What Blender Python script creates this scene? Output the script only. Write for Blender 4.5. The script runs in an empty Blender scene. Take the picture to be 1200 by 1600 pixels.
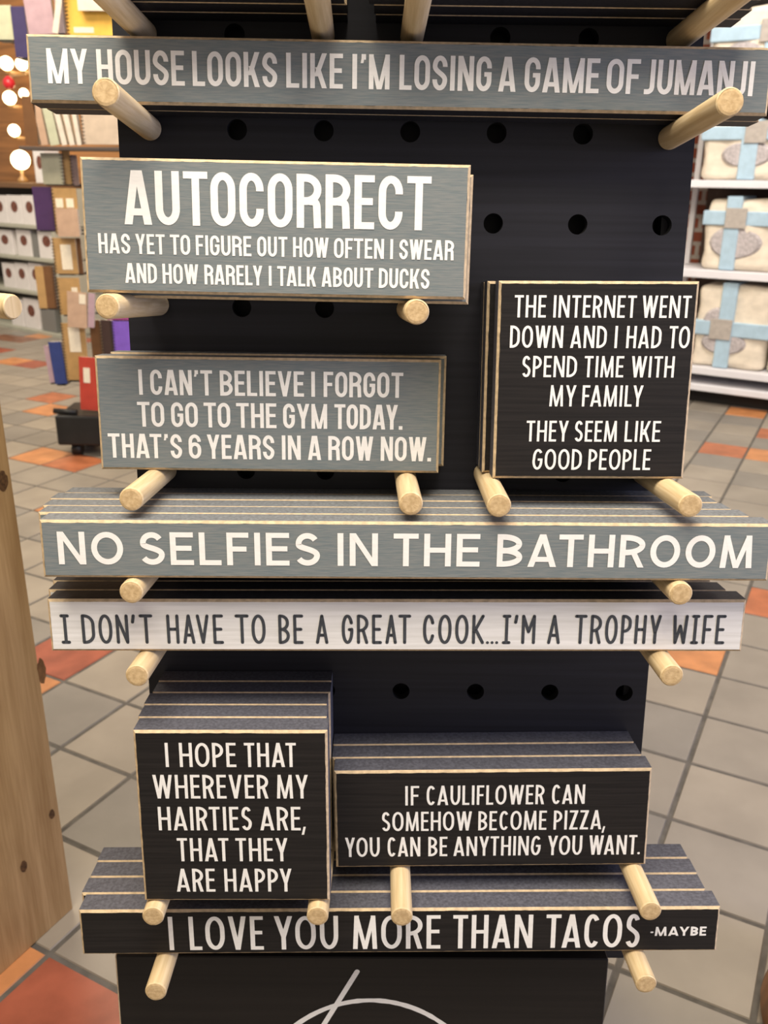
import bpy, bmesh, math, random
from mathutils import Vector, Matrix
random.seed(7)
scene = bpy.context.scene
COL = scene.collection

# ------------------------------------------------------------------ camera
PITCH, ROLL, CAM_H, FPX = math.radians(20.563), math.radians(-0.6266), 1.1748, 1400.0
UP0 = Vector((0, math.sin(PITCH), math.cos(PITCH)))
FWD = Vector((0, math.cos(PITCH), -math.sin(PITCH)))
R0 = Vector((1, 0, 0))
CX = math.cos(ROLL) * R0 - math.sin(ROLL) * UP0
CU = math.sin(ROLL) * R0 + math.cos(ROLL) * UP0
CAM = Vector((0, 0, CAM_H))
cd = bpy.data.cameras.new('camera'); cam = bpy.data.objects.new('camera', cd); COL.objects.link(cam)
cam.matrix_world = Matrix(((CX.x, CU.x, -FWD.x, CAM.x), (CX.y, CU.y, -FWD.y, CAM.y), (CX.z, CU.z, -FWD.z, CAM.z), (0, 0, 0, 1)))
cd.sensor_fit = 'VERTICAL'; cd.sensor_height = 24.0; cd.lens = 24.0 * FPX / 1600.0
cd.clip_start = 0.02; cd.clip_end = 60
cd.dof.use_dof = True; cd.dof.focus_distance = 0.745; cd.dof.aperture_fstop = 8.0
scene.camera = cam
scene.view_settings.view_transform = 'Standard'; scene.view_settings.look = 'None'
scene.view_settings.gamma = 1.0; scene.view_settings.use_curve_mapping = False
scene.view_settings.exposure = 0.28

# ------------------------------------------------------------------ light
wd = bpy.data.worlds.new('shop_ambient'); scene.world = wd; wd.use_nodes = True
wd.node_tree.nodes['Background'].inputs[0].default_value = (1.0, 0.87, 0.74, 1)
wd.node_tree.nodes['Background'].inputs[1].default_value = 0.37
def area(name, loc, target, sx, sy, power, color):
    l = bpy.data.lights.new(name, 'AREA'); l.shape = 'RECTANGLE'; l.size = sx; l.size_y = sy
    l.energy = power; l.color = color
    o = bpy.data.objects.new(name, l); COL.objects.link(o); o.location = loc
    o.rotation_euler = (Vector(target) - Vector(loc)).to_track_quat('-Z', 'Y').to_euler()
    return o
area('ceiling_lamp_front', (-0.12, 0.08, 2.9), (0.0, 0.8, 0.9), 1.7, 1.1, 80, (1.0, 0.90, 0.76))
area('ceiling_lamp_left', (-1.6, 3.0, 3.0), (-1.5, 3.6, 0.5), 1.2, 0.8, 60, (1.0, 0.84, 0.62))
area('ceiling_lamp_right', (1.6, 3.2, 3.0), (1.8, 4.6, 0.5), 1.2, 0.8, 62, (1.0, 0.92, 0.84))
area('ceiling_lamp_back', (-2.6, 5.2, 3.0), (-2.6, 6.9, 0.9), 1.2, 0.8, 70, (1.0, 0.88, 0.72))
area('window_daylight', (2.3, 0.1, 1.25), (0.2, 0.8, 0.85), 0.8, 1.4, 30, (0.58, 0.62, 1.0))

# ------------------------------------------------------------------ helpers
def ray(px, py):
    return ((px - 600) / FPX) * CX - ((py - 800) / FPX) * CU + FWD
def hit(px, py, p0, n):
    r = ray(px, py); k = (Vector(p0) - CAM).dot(n) / r.dot(n)
    return CAM + r * k
def at(px, py, Y):                       # the place on the upright plane y = Y seen at a pixel
    return hit(px, py, (0, Y, 0), Vector((0, 1, 0)))
def material(name, color, rough=0.6, noise=0.0, scale=(40, 40, 40), spec=0.3, bump=0.0, emit=None, color2=None, alpha=None, detail=4.0, lo=0.35, hi=0.65):
    m = bpy.data.materials.new(name); m.use_nodes = True
    nt = m.node_tree; b = nt.nodes['Principled BSDF']
    b.inputs['Base Color'].default_value = (*color, 1); b.inputs['Roughness'].default_value = rough
    b.inputs['Specular IOR Level'].default_value = spec
    if noise > 0 or color2 or bump:
        tc = nt.nodes.new('ShaderNodeTexCoord'); mp = nt.nodes.new('ShaderNodeMapping')
        mp.inputs['Scale'].default_value = scale
        nz = nt.nodes.new('ShaderNodeTexNoise'); nz.inputs['Scale'].default_value = 1.0; nz.inputs['Detail'].default_value = detail
        nt.links.new(tc.outputs['Object'], mp.inputs[0]); nt.links.new(mp.outputs[0], nz.inputs['Vector'])
        rp = nt.nodes.new('ShaderNodeValToRGB'); rp.color_ramp.elements[0].position = lo; rp.color_ramp.elements[1].position = hi
        c2 = color2 if color2 else tuple(min(1, c * (1 + noise)) for c in color)
        c1 = color if color2 else tuple(c * (1 - noise) for c in color)
        rp.color_ramp.elements[0].color = (*c1, 1); rp.color_ramp.elements[1].color = (*c2, 1)
        nt.links.new(nz.outputs['Fac'], rp.inputs[0]); nt.links.new(rp.outputs[0], b.inputs['Base Color'])
        if bump:
            bp = nt.nodes.new('ShaderNodeBump'); bp.inputs['Strength'].default_value = bump; bp.inputs['Distance'].default_value = 0.002
            nt.links.new(nz.outputs['Fac'], bp.inputs['Height']); nt.links.new(bp.outputs[0], b.inputs['Normal'])
    if emit:
        b.inputs['Emission Color'].default_value = (*emit[:3], 1); b.inputs['Emission Strength'].default_value = emit[3]
    if alpha is not None:
        b.inputs['Alpha'].default_value = alpha
    return m
def mesh_obj(name, bm, mats, parent=None, smooth=False):
    me = bpy.data.meshes.new(name)
    bmesh.ops.recalc_face_normals(bm, faces=bm.faces[:])
    bm.to_mesh(me); bm.free()
    for m in (mats if isinstance(mats, (list, tuple)) else [mats]): me.materials.append(m)
    if smooth:
        for p in me.polygons: p.use_smooth = True
    o = bpy.data.objects.new(name, me); COL.objects.link(o)
    if parent: o.parent = parent
    return o
def thing(name, label, cat, group=None, matrix=None):
    o = bpy.data.objects.new(name, None); COL.objects.link(o); o.empty_display_size = 0.05
    if matrix is not None: o.matrix_world = matrix
    return tag(o, label, cat, group)
def tag(o, label, cat, group=None):
    o['label'] = label; o['category'] = cat
    if group: o['group'] = group
    return o
def struct(o): o['kind'] = 'structure'; return o
def add_box(bm, lo, hi, mat=0, bevel=0.0, seg=2, M=None):
    x0, y0, z0 = lo; x1, y1, z1 = hi
    vs = [bm.verts.new(c) for c in ((x0,y0,z0),(x1,y0,z0),(x1,y1,z0),(x0,y1,z0),(x0,y0,z1),(x1,y0,z1),(x1,y1,z1),(x0,y1,z1))]
    fs = [bm.faces.new([vs[i] for i in f]) for f in ((3,2,1,0),(4,5,6,7),(0,1,5,4),(1,2,6,5),(2,3,7,6),(3,0,4,7))]
    for f in fs: f.material_index = mat
    if bevel > 0:
        es = list({e for f in fs for e in f.edges})
        r = bmesh.ops.bevel(bm, geom=es, offset=bevel, segments=seg, affect='EDGES', profile=0.5)
        for f in r['faces']: f.material_index = mat
        vs = list({v for f in r['faces'] for v in f.verts} | {v for v in vs if v.is_valid})
    if M is not None:
        for v in vs: v.co = M @ v.co
    return vs
def add_tube(bm, p0, p1, r0, r1=None, n=20, caps=True, mat=0, capmat=None):
    p0, p1 = Vector(p0), Vector(p1); r1 = r0 if r1 is None else r1
    q = (p1 - p0).to_track_quat('Z', 'Y')
    A, B = [], []
    for i in range(n):
        t = 2 * math.pi * i / n; d = q @ Vector((math.cos(t), math.sin(t), 0))
        A.append(bm.verts.new(p0 + d * r0)); B.append(bm.verts.new(p1 + d * r1))
    for i in range(n):
        f = bm.faces.new((A[i], A[(i+1) % n], B[(i+1) % n], B[i])); f.material_index = mat; f.smooth = True
    if caps:
        f = bm.faces.new(A[::-1]); f.material_index = capmat if capmat is not None else mat
        f = bm.faces.new(B); f.material_index = capmat if capmat is not None else mat
    return A, B
def add_lathe(bm, prof, n=24, c=(0, 0, 0), mat=0):
    c = Vector(c); rings = []
    for r, z in prof:
        rings.append([bm.verts.new(c + Vector((r*math.cos(2*math.pi*i/n), r*math.sin(2*math.pi*i/n), z))) for i in range(n)])
    for a, b in zip(rings, rings[1:]):
        for i in range(n):
            f = bm.faces.new((a[i], a[(i+1) % n], b[(i+1) % n], b[i])); f.smooth = True; f.material_index = mat
    for rr, rev in ((rings[0], True), (rings[-1], False)):
        f = bm.faces.new(rr[::-1] if rev else rr); f.material_index = mat

# ------------------------------------------------------------------ materials
M_BOARD = material('black_painted_board', (0.0135, 0.0135, 0.0185), 0.5, 0.25, (3, 160, 60), 0.35)
M_BASE = material('warm_black_painted_board', (0.0115, 0.0092, 0.0078), 0.5, 0.2, (3, 160, 60), 0.3)
M_GREY = material('blue_grey_linen_paint', (0.150, 0.180, 0.187), 0.75, 0, (70, 900, 90), 0.2, 0.08, color2=(0.205, 0.220, 0.215), detail=6)
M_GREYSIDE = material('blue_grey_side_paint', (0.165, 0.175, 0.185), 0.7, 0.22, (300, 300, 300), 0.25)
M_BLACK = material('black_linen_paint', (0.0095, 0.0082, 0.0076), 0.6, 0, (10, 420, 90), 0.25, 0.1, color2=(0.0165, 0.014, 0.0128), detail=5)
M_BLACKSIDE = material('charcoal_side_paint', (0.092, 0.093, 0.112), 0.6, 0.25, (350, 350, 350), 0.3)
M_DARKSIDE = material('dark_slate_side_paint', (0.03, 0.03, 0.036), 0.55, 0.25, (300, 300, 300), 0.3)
M_WHITE = material('white_linen_paint', (0.70, 0.69, 0.66), 0.7, 0, (12, 300, 90), 0.2, 0.1, color2=(0.82, 0.81, 0.79), detail=5)
M_MDF = material('bare_mdf', (0.56, 0.43, 0.27), 0.8, 0.15, (200, 200, 200), 0.15)
M_INK_W = material('cream_white_print', (0.83, 0.815, 0.775), 0.65, 0.03, (120, 400, 60), 0.2)
M_INK_D = material('dark_grey_print', (0.060, 0.066, 0.075), 0.65, 0.1, (120, 400, 60), 0.2)
M_PEG = material('pale_pine_dowel', (0.58, 0.43, 0.23), 0.6, 0, (300, 300, 14), 0.3, 0.05, color2=(0.72, 0.57, 0.345))
M_PEGEND = material('dowel_end_grain', (0.46, 0.32, 0.16), 0.75, 0, (320, 320, 320), 0.2, color2=(0.60, 0.44, 0.24))
M_HOLE = material('dark_hole_wall', (0.006, 0.006, 0.007), 0.9)

# ------------------------------------------------------------------ setting: floor, walls
TILE = 0.203; YAW = math.radians(-27.736); GO = Vector((-3.8678, 9.4550)) * TILE
ci, cj = Vector((math.cos(YAW), math.sin(YAW))), Vector((-math.sin(YAW), math.cos(YAW)))
M_GROUT = material('grey_grout', (0.115, 0.105, 0.092), 0.9, 0.2, (30, 30, 30))
TM = [material('taupe_quarry_tile', (0.265, 0.235, 0.195), 0.42, 0.10, (6, 6, 6), 0.4),
      material('grey_quarry_tile', (0.225, 0.205, 0.178), 0.42, 0.10, (6, 6, 6), 0.4),
      material('warm_grey_quarry_tile', (0.30, 0.262, 0.212), 0.42, 0.10, (6, 6, 6), 0.4),
      material('red_quarry_tile', (0.31, 0.088, 0.05), 0.4, 0.18, (14, 14, 14), 0.4),
      material('orange_quarry_tile', (0.50, 0.215, 0.085), 0.4, 0.15, (14, 14, 14), 0.4),
      material('brick_orange_quarry_tile', (0.40, 0.135, 0.06), 0.4, 0.18, (14, 14, 14), 0.4),
      material('brown_quarry_tile', (0.21, 0.10, 0.06), 0.4, 0.2, (14, 14, 14), 0.4)]
SPECIAL = {(-1,0):3, (-1,-1):4, (3,-4):3, (2,-4):4, (6,4):4, (7,6):5, (5,14):5, (6,14):4, (6,16):5, (-11,9):4, (-12,10):5,
           (-8,6):4, (-7,6):5, (-21,16):6, (-20,16):6, (-19,14):3, (-17,13):4, (-5,4):4, (5,18):4}
bm = bmesh.new()
for i in range(-38, 34):
    for j in range(-24, 38):
        c = GO + ci * ((i + .5) * TILE) + cj * ((j + .5) * TILE)
        if not (-5.5 < c.x < 4.6 and -1.6 < c.y < 8.6): continue
        k = SPECIAL.get((i, j))
        if k is None:
            rr = random.random(); k = 0 if rr < .45 else 1 if rr < .75 else 2
            if (abs(c.x) > 2.2 or c.y > 7.2) and random.random() < .06: k = random.choice((3, 4, 5))
        g = 0.0045; h = TILE / 2
        top, low = [], []
        for sx, sy in ((-1,-1),(1,-1),(1,1),(-1,1)):
            p = c + ci * (sx*(h-g-.0015)) + cj * (sy*(h-g-.0015)); top.append(bm.verts.new((p.x, p.y, 0.0)))
            p = c + ci * (sx*(h-g)) + cj * (sy*(h-g)); low.append(bm.verts.new((p.x, p.y, -0.0025)))
        f = bm.faces.new(top); f.material_index = k
        for q in range(4):
            f = bm.faces.new((low[q], low[(q+1) % 4], top[(q+1) % 4], top[q])); f.material_index = k
vs = [bm.verts.new(p) for p in ((-5.6,-1.7,-.0022),(4.8,-1.7,-.0022),(4.8,8.7,-.0022),(-5.6,8.7,-.0022))]
bm.faces.new(vs).material_index = 7
floor = struct(mesh_obj('floor', bm, TM + [M_GROUT]))
def brick_material():
    m = bpy.data.materials.new('red_brick'); m.use_nodes = True; nt = m.node_tree; b = nt.nodes['Principled BSDF']
    tc = nt.nodes.new('ShaderNodeTexCoord'); mp = nt.nodes.new('ShaderNodeMapping'); mp.inputs['Rotation'].default_value = (math.radians(90), 0, 0)
    br = nt.nodes.new('ShaderNodeTexBrick'); br.inputs['Scale'].default_value = 1.0
    br.inputs['Brick Width'].default_value = 0.21; br.inputs['Row Height'].default_value = 0.075; br.inputs['Mortar Size'].default_value = 0.012
    br.inputs['Color1'].default_value = (0.30, 0.075, 0.035, 1); br.inputs['Color2'].default_value = (0.22, 0.06, 0.03, 1); br.inputs['Mortar'].default_value = (0.42, 0.38, 0.34, 1)
    nt.links.new(tc.outputs['Object'], mp.inputs[0]); nt.links.new(mp.outputs[0], br.inputs[0]); nt.links.new(br.outputs[0], b.inputs['Base Color'])
    b.inputs['Roughness'].default_value = 0.85
    return m
# right shelf frame: origin at its floor front corner, u along the front to the right, v away from the aisle
SR0 = Vector((1.712, 4.89, 0)); SRu = (Vector((2.047, 4.676, 0)) - SR0).normalized(); SRv = Vector((-SRu.y, SRu.x, 0))
def frame(o, u, v): return Matrix(((u.x, v.x, 0, o.x), (u.y, v.y, 0, o.y), (0, 0, 1, o.z), (0, 0, 0, 1)))
bm = bmesh.new(); add_box(bm, (-2.4, 0.50, 0), (2.6, 0.62, 3.0))
w = struct(mesh_obj('wall_right', bm, brick_material())); w.matrix_world = frame(SR0, SRu, SRv)
SL0 = Vector((-2.477, 6.81, 0)); SLu = (Vector((-3.13, 7.319, 0)) - SL0).normalized() * -1; SLv = Vector((-SLu.y, SLu.x, 0))
bm = bmesh.new(); add_box(bm, (-2.2, 0.52, 0), (3.2, 0.64, 3.0))
w = struct(mesh_obj('wall_left', bm, material('honey_wood_wall', (0.30, 0.135, 0.045), 0.5, 0.25, (1.5, 1.5, 30), 0.4))); w.matrix_world = frame(SL0, SLu, SLv)

# ------------------------------------------------------------------ the display stand
BX, BY = Vector((1.0, 0.0061, -0.0009)).normalized(), None
BZ = Vector((0.0062, -0.993, 0.1182)).normalized()          # out of the board, towards the aisle
BX = (BX - BZ * BX.dot(BZ)).normalized(); BY = BZ.cross(BX)
BO = Vector((0.0194, 0.8204, 0.9087))
MB = Matrix(((BX.x, BY.x, BZ.x, BO.x), (BX.y, BY.y, BZ.y, BO.y), (BX.z, BY.z, BZ.z, BO.z), (0, 0, 0, 1)))
S = 0.0762
# pegs: row, column, (base a, b), tip a, length, sign it carries
PEGS = [
 (-1,0,-.2286,.3806,-.232,.150,'left end of the cut-off top row'),
 (-1,2,-.0762,.3806,-.0735,.150,'centre-left of the cut-off top row'),
 (-1,3,.0,.3806,.002,.150,'centre-right of the cut-off top row'),
 (-1,6,.2286,.3806,.232,.150,'right end of the cut-off top row'),
 (0,0,-.2286,.3047,-.2236,.1485,'left end of the MY HOUSE rail sign'),
 (0,6,.2286,.3022,.2238,.155,'right end of the MY HOUSE rail sign'),
 (2,0,-.2286,.1541,-.2410,.118,'left end of the AUTOCORRECT sign'),
 (2,3,.0,.1524,.0041,.118,'right end of the AUTOCORRECT sign'),
 (4,0,-.2286,-.0006,-.2287,.1255,'left end of the GYM sign'),
 (4,3,.0,-.0014,.0018,.1285,'right end of the GYM sign'),
 (4,4,.0762,-.0005,.0735,.136,'left corner of the black INTERNET sign'),
 (4,6,.2286,.0010,.2297,.136,'right corner of the black INTERNET sign'),
 (5,0,-.2286,-.0782,-.2306,.1345,'left end of the NO SELFIES rail sign'),
 (5,6,.2286,-.0759,.2297,.133,'right end of the NO SELFIES rail sign'),
 (6,0,-.2286,-.1546,-.2306,.132,'left end of the white TROPHY WIFE rail sign'),
 (6,6,.2286,-.1503,.2290,.132,'right end of the white TROPHY WIFE rail sign'),
 (9,0,-.2286,-.3902,-.2277,.1365,'left corner of the HAIRTIES sign'),
 (9,2,-.0762,-.3890,-.0771,.1365,'right corner of the HAIRTIES sign'),
 (9,3,.0,-.3898,.0003,.1355,'middle of the CAULIFLOWER sign'),
 (9,6,.2286,-.3847,.2300,.132,'right end of the CAULIFLOWER sign'),
 (10,0,-.2286,-.4698,-.2287,.139,'left end of the TACOS rail sign'),
 (10,6,.2286,-.4624,.2315,.134,'right end of the TACOS rail sign')]
pegpos = {(p[0], p[1]): (p[2], p[3]) for p in PEGS}
stand = thing('display_stand', 'tall black pegboard display stand leaning back, hung with slogan signs', 'display stand', matrix=MB)
bm = bmesh.new()
TH, HR, A0, A1, B0, B1 = 0.012, 0.0088, -0.257, 0.2515, -0.5465, 0.70
def ring(cx, cy, z, r, n=24): return [bm.verts.new((cx + r*math.cos(2*math.pi*k/n), cy + r*math.sin(2*math.pi*k/n), z)) for k in range(n)]
rows = range(-4, 11)
ys = [B1] + [None]*0
for r in rows:
    yt = -(r - 4)*S + S/2 if r > -4 else B1
    yb = -(r - 4)*S - S/2 if r < 10 else B0
    for c in range(7):
        xl = (c - 3)*S - S/2 if c > 0 else A0
        xr = (c - 3)*S + S/2 if c < 6 else A1
        hx, hy = pegpos.get((r, c), ((c - 3)*S, -(r - 4)*S))
        for z in (0.0, -TH):
            h = ring(hx, hy, z, HR)
            n = 24; outer = []
            for k in range(n):                      # square boundary point in the same direction
                t = 2*math.pi*k/n; dx, dy = math.cos(t), math.sin(t)
                sc = min((xr - hx)/dx if dx > 1e-9 else 1e9, (xl - hx)/dx if dx < -1e-9 else 1e9, (yt - hy)/dy if dy > 1e-9 else 1e9, (yb - hy)/dy if dy < -1e-9 else 1e9)
                outer.append(bm.verts.new((hx + dx*sc, hy + dy*sc, z)))
            cor = {}
            for X_, Y_ in ((xl,yb),(xr,yb),(xr,yt),(xl,yt)):
                a = math.atan2(Y_ - hy, X_ - hx) % (2*math.pi); cor[int(a / (2*math.pi/n))] = bm.verts.new((X_, Y_, z))
            for k in range(n):
                f = [h[k], outer[k]] + ([cor[k]] if k in cor else []) + [outer[(k+1) % n], h[(k+1) % n]]
                bm.faces.new(f)
            if z == 0.0: hf = h
        for k in range(24):
            f = bm.faces.new((hf[k], hf[(k+1) % 24], h[(k+1) % 24], h[k])); f.material_index = 1
for (x0,y0,x1,y1) in ((A0,B0,A1,B0),(A1,B0,A1,B1),(A1,B1,A0,B1),(A0,B1,A0,B0)):
    bm.faces.new([bm.verts.new(p) for p in ((x0,y0,0),(x1,y1,0),(x1,y1,-TH),(x0,y0,-TH))])
me = bpy.data.meshes.new('pegboard'); bm.to_mesh(me); bm.free(); me.materials.append(M_BOARD); me.materials.append(M_HOLE)
pb = bpy.data.objects.new('pegboard', me); COL.objects.link(pb); pb.parent = stand
# rear board of the stand, hinged at the top and standing on the floor behind
bm = bmesh.new()
inv = MB.inverted()
topf = Vector((0, B1, -TH - .046)); foot = inv @ Vector((0.0194, 1.16, 0.0)); foot.x = 0
dirv = (foot - topf); L = dirv.length; dirv.normalize(); nrm = Vector((1,0,0)).cross(dirv)
Mr = Matrix(((1, dirv.x, nrm.x, topf.x), (0, dirv.y, nrm.y, topf.y), (0, dirv.z, nrm.z, topf.z), (0, 0, 0, 1)))
add_box(bm, (A0 + .01, 0, 0.001), (A1 - .01, L - .014, .013), M=Mr)
mesh_obj('rear_board', bm, M_BOARD, stand)
# base panel, wider and a little nearer, down to the floor
bm = bmesh.new(); PZ = 0.05
bottom = -(BO.z + BZ.z*PZ)/BY.z + 0.004
add_box(bm, (-.2939, bottom, PZ - .018), (.2199, -.506, PZ), bevel=.0012, seg=1)
base = mesh_obj('base_panel', bm, M_BASE, stand)
bm = bmesh.new()
add_box(bm, (-.2941, bottom, PZ - .0165), (-.2930, -.506, PZ + .0002))
mesh_obj('bare_edge', bm, M_MDF, base)
for x in (-.24, .17):
    bm = bmesh.new(); add_box(bm, (x, -.545, -.001), (x + .03, -.508, PZ - .0185)); mesh_obj('base_bracket', bm, M_BOARD, stand)
bm = bmesh.new(); add_box(bm, (A0 + .006, B0 + .006, -TH - .03), (A1 - .006, B1 - .02, -TH - .022)); mesh_obj('backing_board', bm, M_BOARD, stand)
for x0 in (A0 + .006, A1 - .02):
    bm = bmesh.new(); add_box(bm, (x0, B0 + .006, -TH - .0218), (x0 + .014, B1 - .02, -TH - .0004)); mesh_obj('spacer_batten', bm, M_BOARD, stand)
# hand-drawn mark printed on the base panel
def strip(bm, pts, wds, z, closed=False, mat=0):
    n = len(pts); L_, R_ = [], []
    for i in range(n):
        a = pts[(i-1) % n] if (closed or i > 0) else pts[i]; b = pts[(i+1) % n] if (closed or i < n-1) else pts[i]
        d = Vector((b[0]-a[0], b[1]-a[1])); d.normalize(); nn = Vector((-d.y, d.x)); wv = wds[i]/2 if isinstance(wds, (list, tuple)) else wds/2
        L_.append(bm.verts.new((pts[i][0] + nn.x*wv, pts[i][1] + nn.y*wv, z))); R_.append(bm.verts.new((pts[i][0] - nn.x*wv, pts[i][1] - nn.y*wv, z)))
    for i in range(n if closed else n-1):
        j = (i+1) % n; bm.faces.new((L_[i], R_[i], R_[j], L_[j])).material_index = mat
def disc(bm, c, r, z, n=14):
    bm.faces.new([bm.verts.new((c[0] + r*math.cos(2*math.pi*k/n), c[1] + r*math.sin(2*math.pi*k/n), z)) for k in range(n)])
def bp(px, py, wz):
    q = inv @ hit(px, py, MB @ Vector((0, 0, wz)), BZ); return (q.x, q.y)
bm = bmesh.new(); zz = PZ + .0004
e0 = bp(578, 1768, zz); rx, ry = .137, bp(578, 1563, zz)[1] - bp(578, 1768, zz)[1]
random.seed(3)
arc = []
for k in range(150):
    t = 2*math.pi*k/150; arc.append((e0[0] + rx*math.cos(t), e0[1] + ry*math.sin(t)))
strip(bm, arc, [.0052 + random.uniform(-.0007, .0007) for _ in arc], zz, True)
l0, l1 = bp(558, 1518, zz), bp(504, 1604, zz)
l2 = (l1[0] + (l1[0]-l0[0])*1.2, l1[1] + (l1[1]-l0[1])*1.3)
strip(bm, [l0, l1, l2], .0054, zz + .0001); disc(bm, l0, .0027, zz + .0002)
mesh_obj('printed_emblem', bm, M_INK_W, base)
random.seed(11)
# ------------------------------------------------------------------ pegs
for r, c, a, b, ta, ln, txt in PEGS:
    side = 'wooden dowel peg sticking out under the ' + txt
    o = thing('wooden_peg', side, 'peg', 'dowel pegs in the display board', MB @ Matrix.Translation((a, b, 0)))
    tip = Vector((ta - a, 0, ln)); d = tip.normalized(); bm = bmesh.new()
    add_tube(bm, d*.0016, d*(tip.length - .0012), .0100, n=28, mat=0, caps=False)
    add_tube(bm, d*(tip.length - .0012), d*tip.length, .0100, .0090, n=28, caps=False)
    A, Bv = add_tube(bm, d*-.0115, d*.0016, .0074, .0074, n=20)
    bm.faces.new([bm.verts.new(d*.0016 + Vector((.0100*math.cos(t*math.pi/14), .0100*math.sin(t*math.pi/14), 0))) for t in range(28)])
    mesh_obj('dowel', bm, M_PEG, o)
    bm = bmesh.new(); q = d.to_track_quat('Z', 'Y')
    n = 28; prev = None
    rs = [.0091, .0072, .004, .0008]
    rings_ = [[bm.verts.new(d*(tip.length + (.0004 if i else 0.0)) + q @ Vector((rr*(1+random.uniform(-.02,.02)*(i==0))*math.cos(2*math.pi*k/n), rr*math.sin(2*math.pi*k/n), random.uniform(0, .00008)))) for k in range(n)] for i, rr in enumerate(rs)]
    for A_, B_ in zip(rings_, rings_[1:]):
        for k in range(n): bm.faces.new((A_[k], A_[(k+1) % n], B_[(k+1) % n], B_[k]))
    bm.faces.new(rings_[-1])
    mesh_obj('cut_end', bm, M_PEGEND, o)['label'] = 'sawn end grain, darker than the dowel'

# ------------------------------------------------------------------ lettering: own stroke alphabet
def arcp(cx, cy, rx, ry, a0, a1, n=10):
    return [(cx + rx*math.cos(math.radians(a0 + (a1-a0)*k/n)), cy + ry*math.sin(math.radians(a0 + (a1-a0)*k/n))) for k in range(n+1)]
def bez(p0, p1, p2, p3, n=10):
    out = []
    for k in range(n+1):
        t = k/n; u = 1-t
        out.append((u**3*p0[0]+3*u*u*t*p1[0]+3*u*t*t*p2[0]+t**3*p3[0], u**3*p0[1]+3*u*u*t*p1[1]+3*u*t*t*p2[1]+t**3*p3[1]))
    return out
STYLE = {   # stroke, bowl roundness, letter gap, word widths
 'tall':  dict(t=.146, ry=.235, gap=.070, w=dict(O=.43, C=.42, G=.42, S=.41, U=.42, D=.42, A=.48, H=.42, E=.35, F=.34, L=.34, I=.15, T=.42, R=.43, B=.43, P=.41, K=.44, M=.56, N=.44, W=.64, Y=.45, V=.47, J=.28, Z=.39)),
 'slim':  dict(t=.117, ry=.36, gap=.112, w=dict(O=.56, C=.46, G=.50, S=.42, U=.50, D=.50, A=.56, H=.50, E=.38, F=.37, L=.36, I=.155, T=.44, R=.45, B=.45, P=.43, K=.47, M=.66, N=.54, W=.78, Y=.50, V=.52, J=.32, Z=.43)),
 'wide':  dict(t=.172, ry=.47, gap=.17, w=dict(O=.93, C=.85, G=.88, S=.75, U=.80, D=.80, A=.90, H=.81, E=.70, F=.66, L=.66, I=.18, T=.75, R=.78, B=.79, P=.75, K=.8, M=1.0, N=.80, W=1.2, Y=.8, V=.88, J=.5, Z=.7)),
 'heavy': dict(t=.225, ry=.40, gap=.14, w=dict(A=.95, M=1.08, Y=.9, B=.68, E=.60)),
 'marker': dict(t=.102, ry=.40, gap=.125, rnd=True, w=dict(O=.46, C=.40, G=.42, S=.4, U=.42, D=.44, A=.42, H=.42, E=.36, F=.36, L=.34, I=.30, T=.46, R=.42, B=.40, P=.38, K=.42, M=.48, N=.42, W=.56, Y=.42, V=.44, J=.3, Z=.4)),
}
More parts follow.
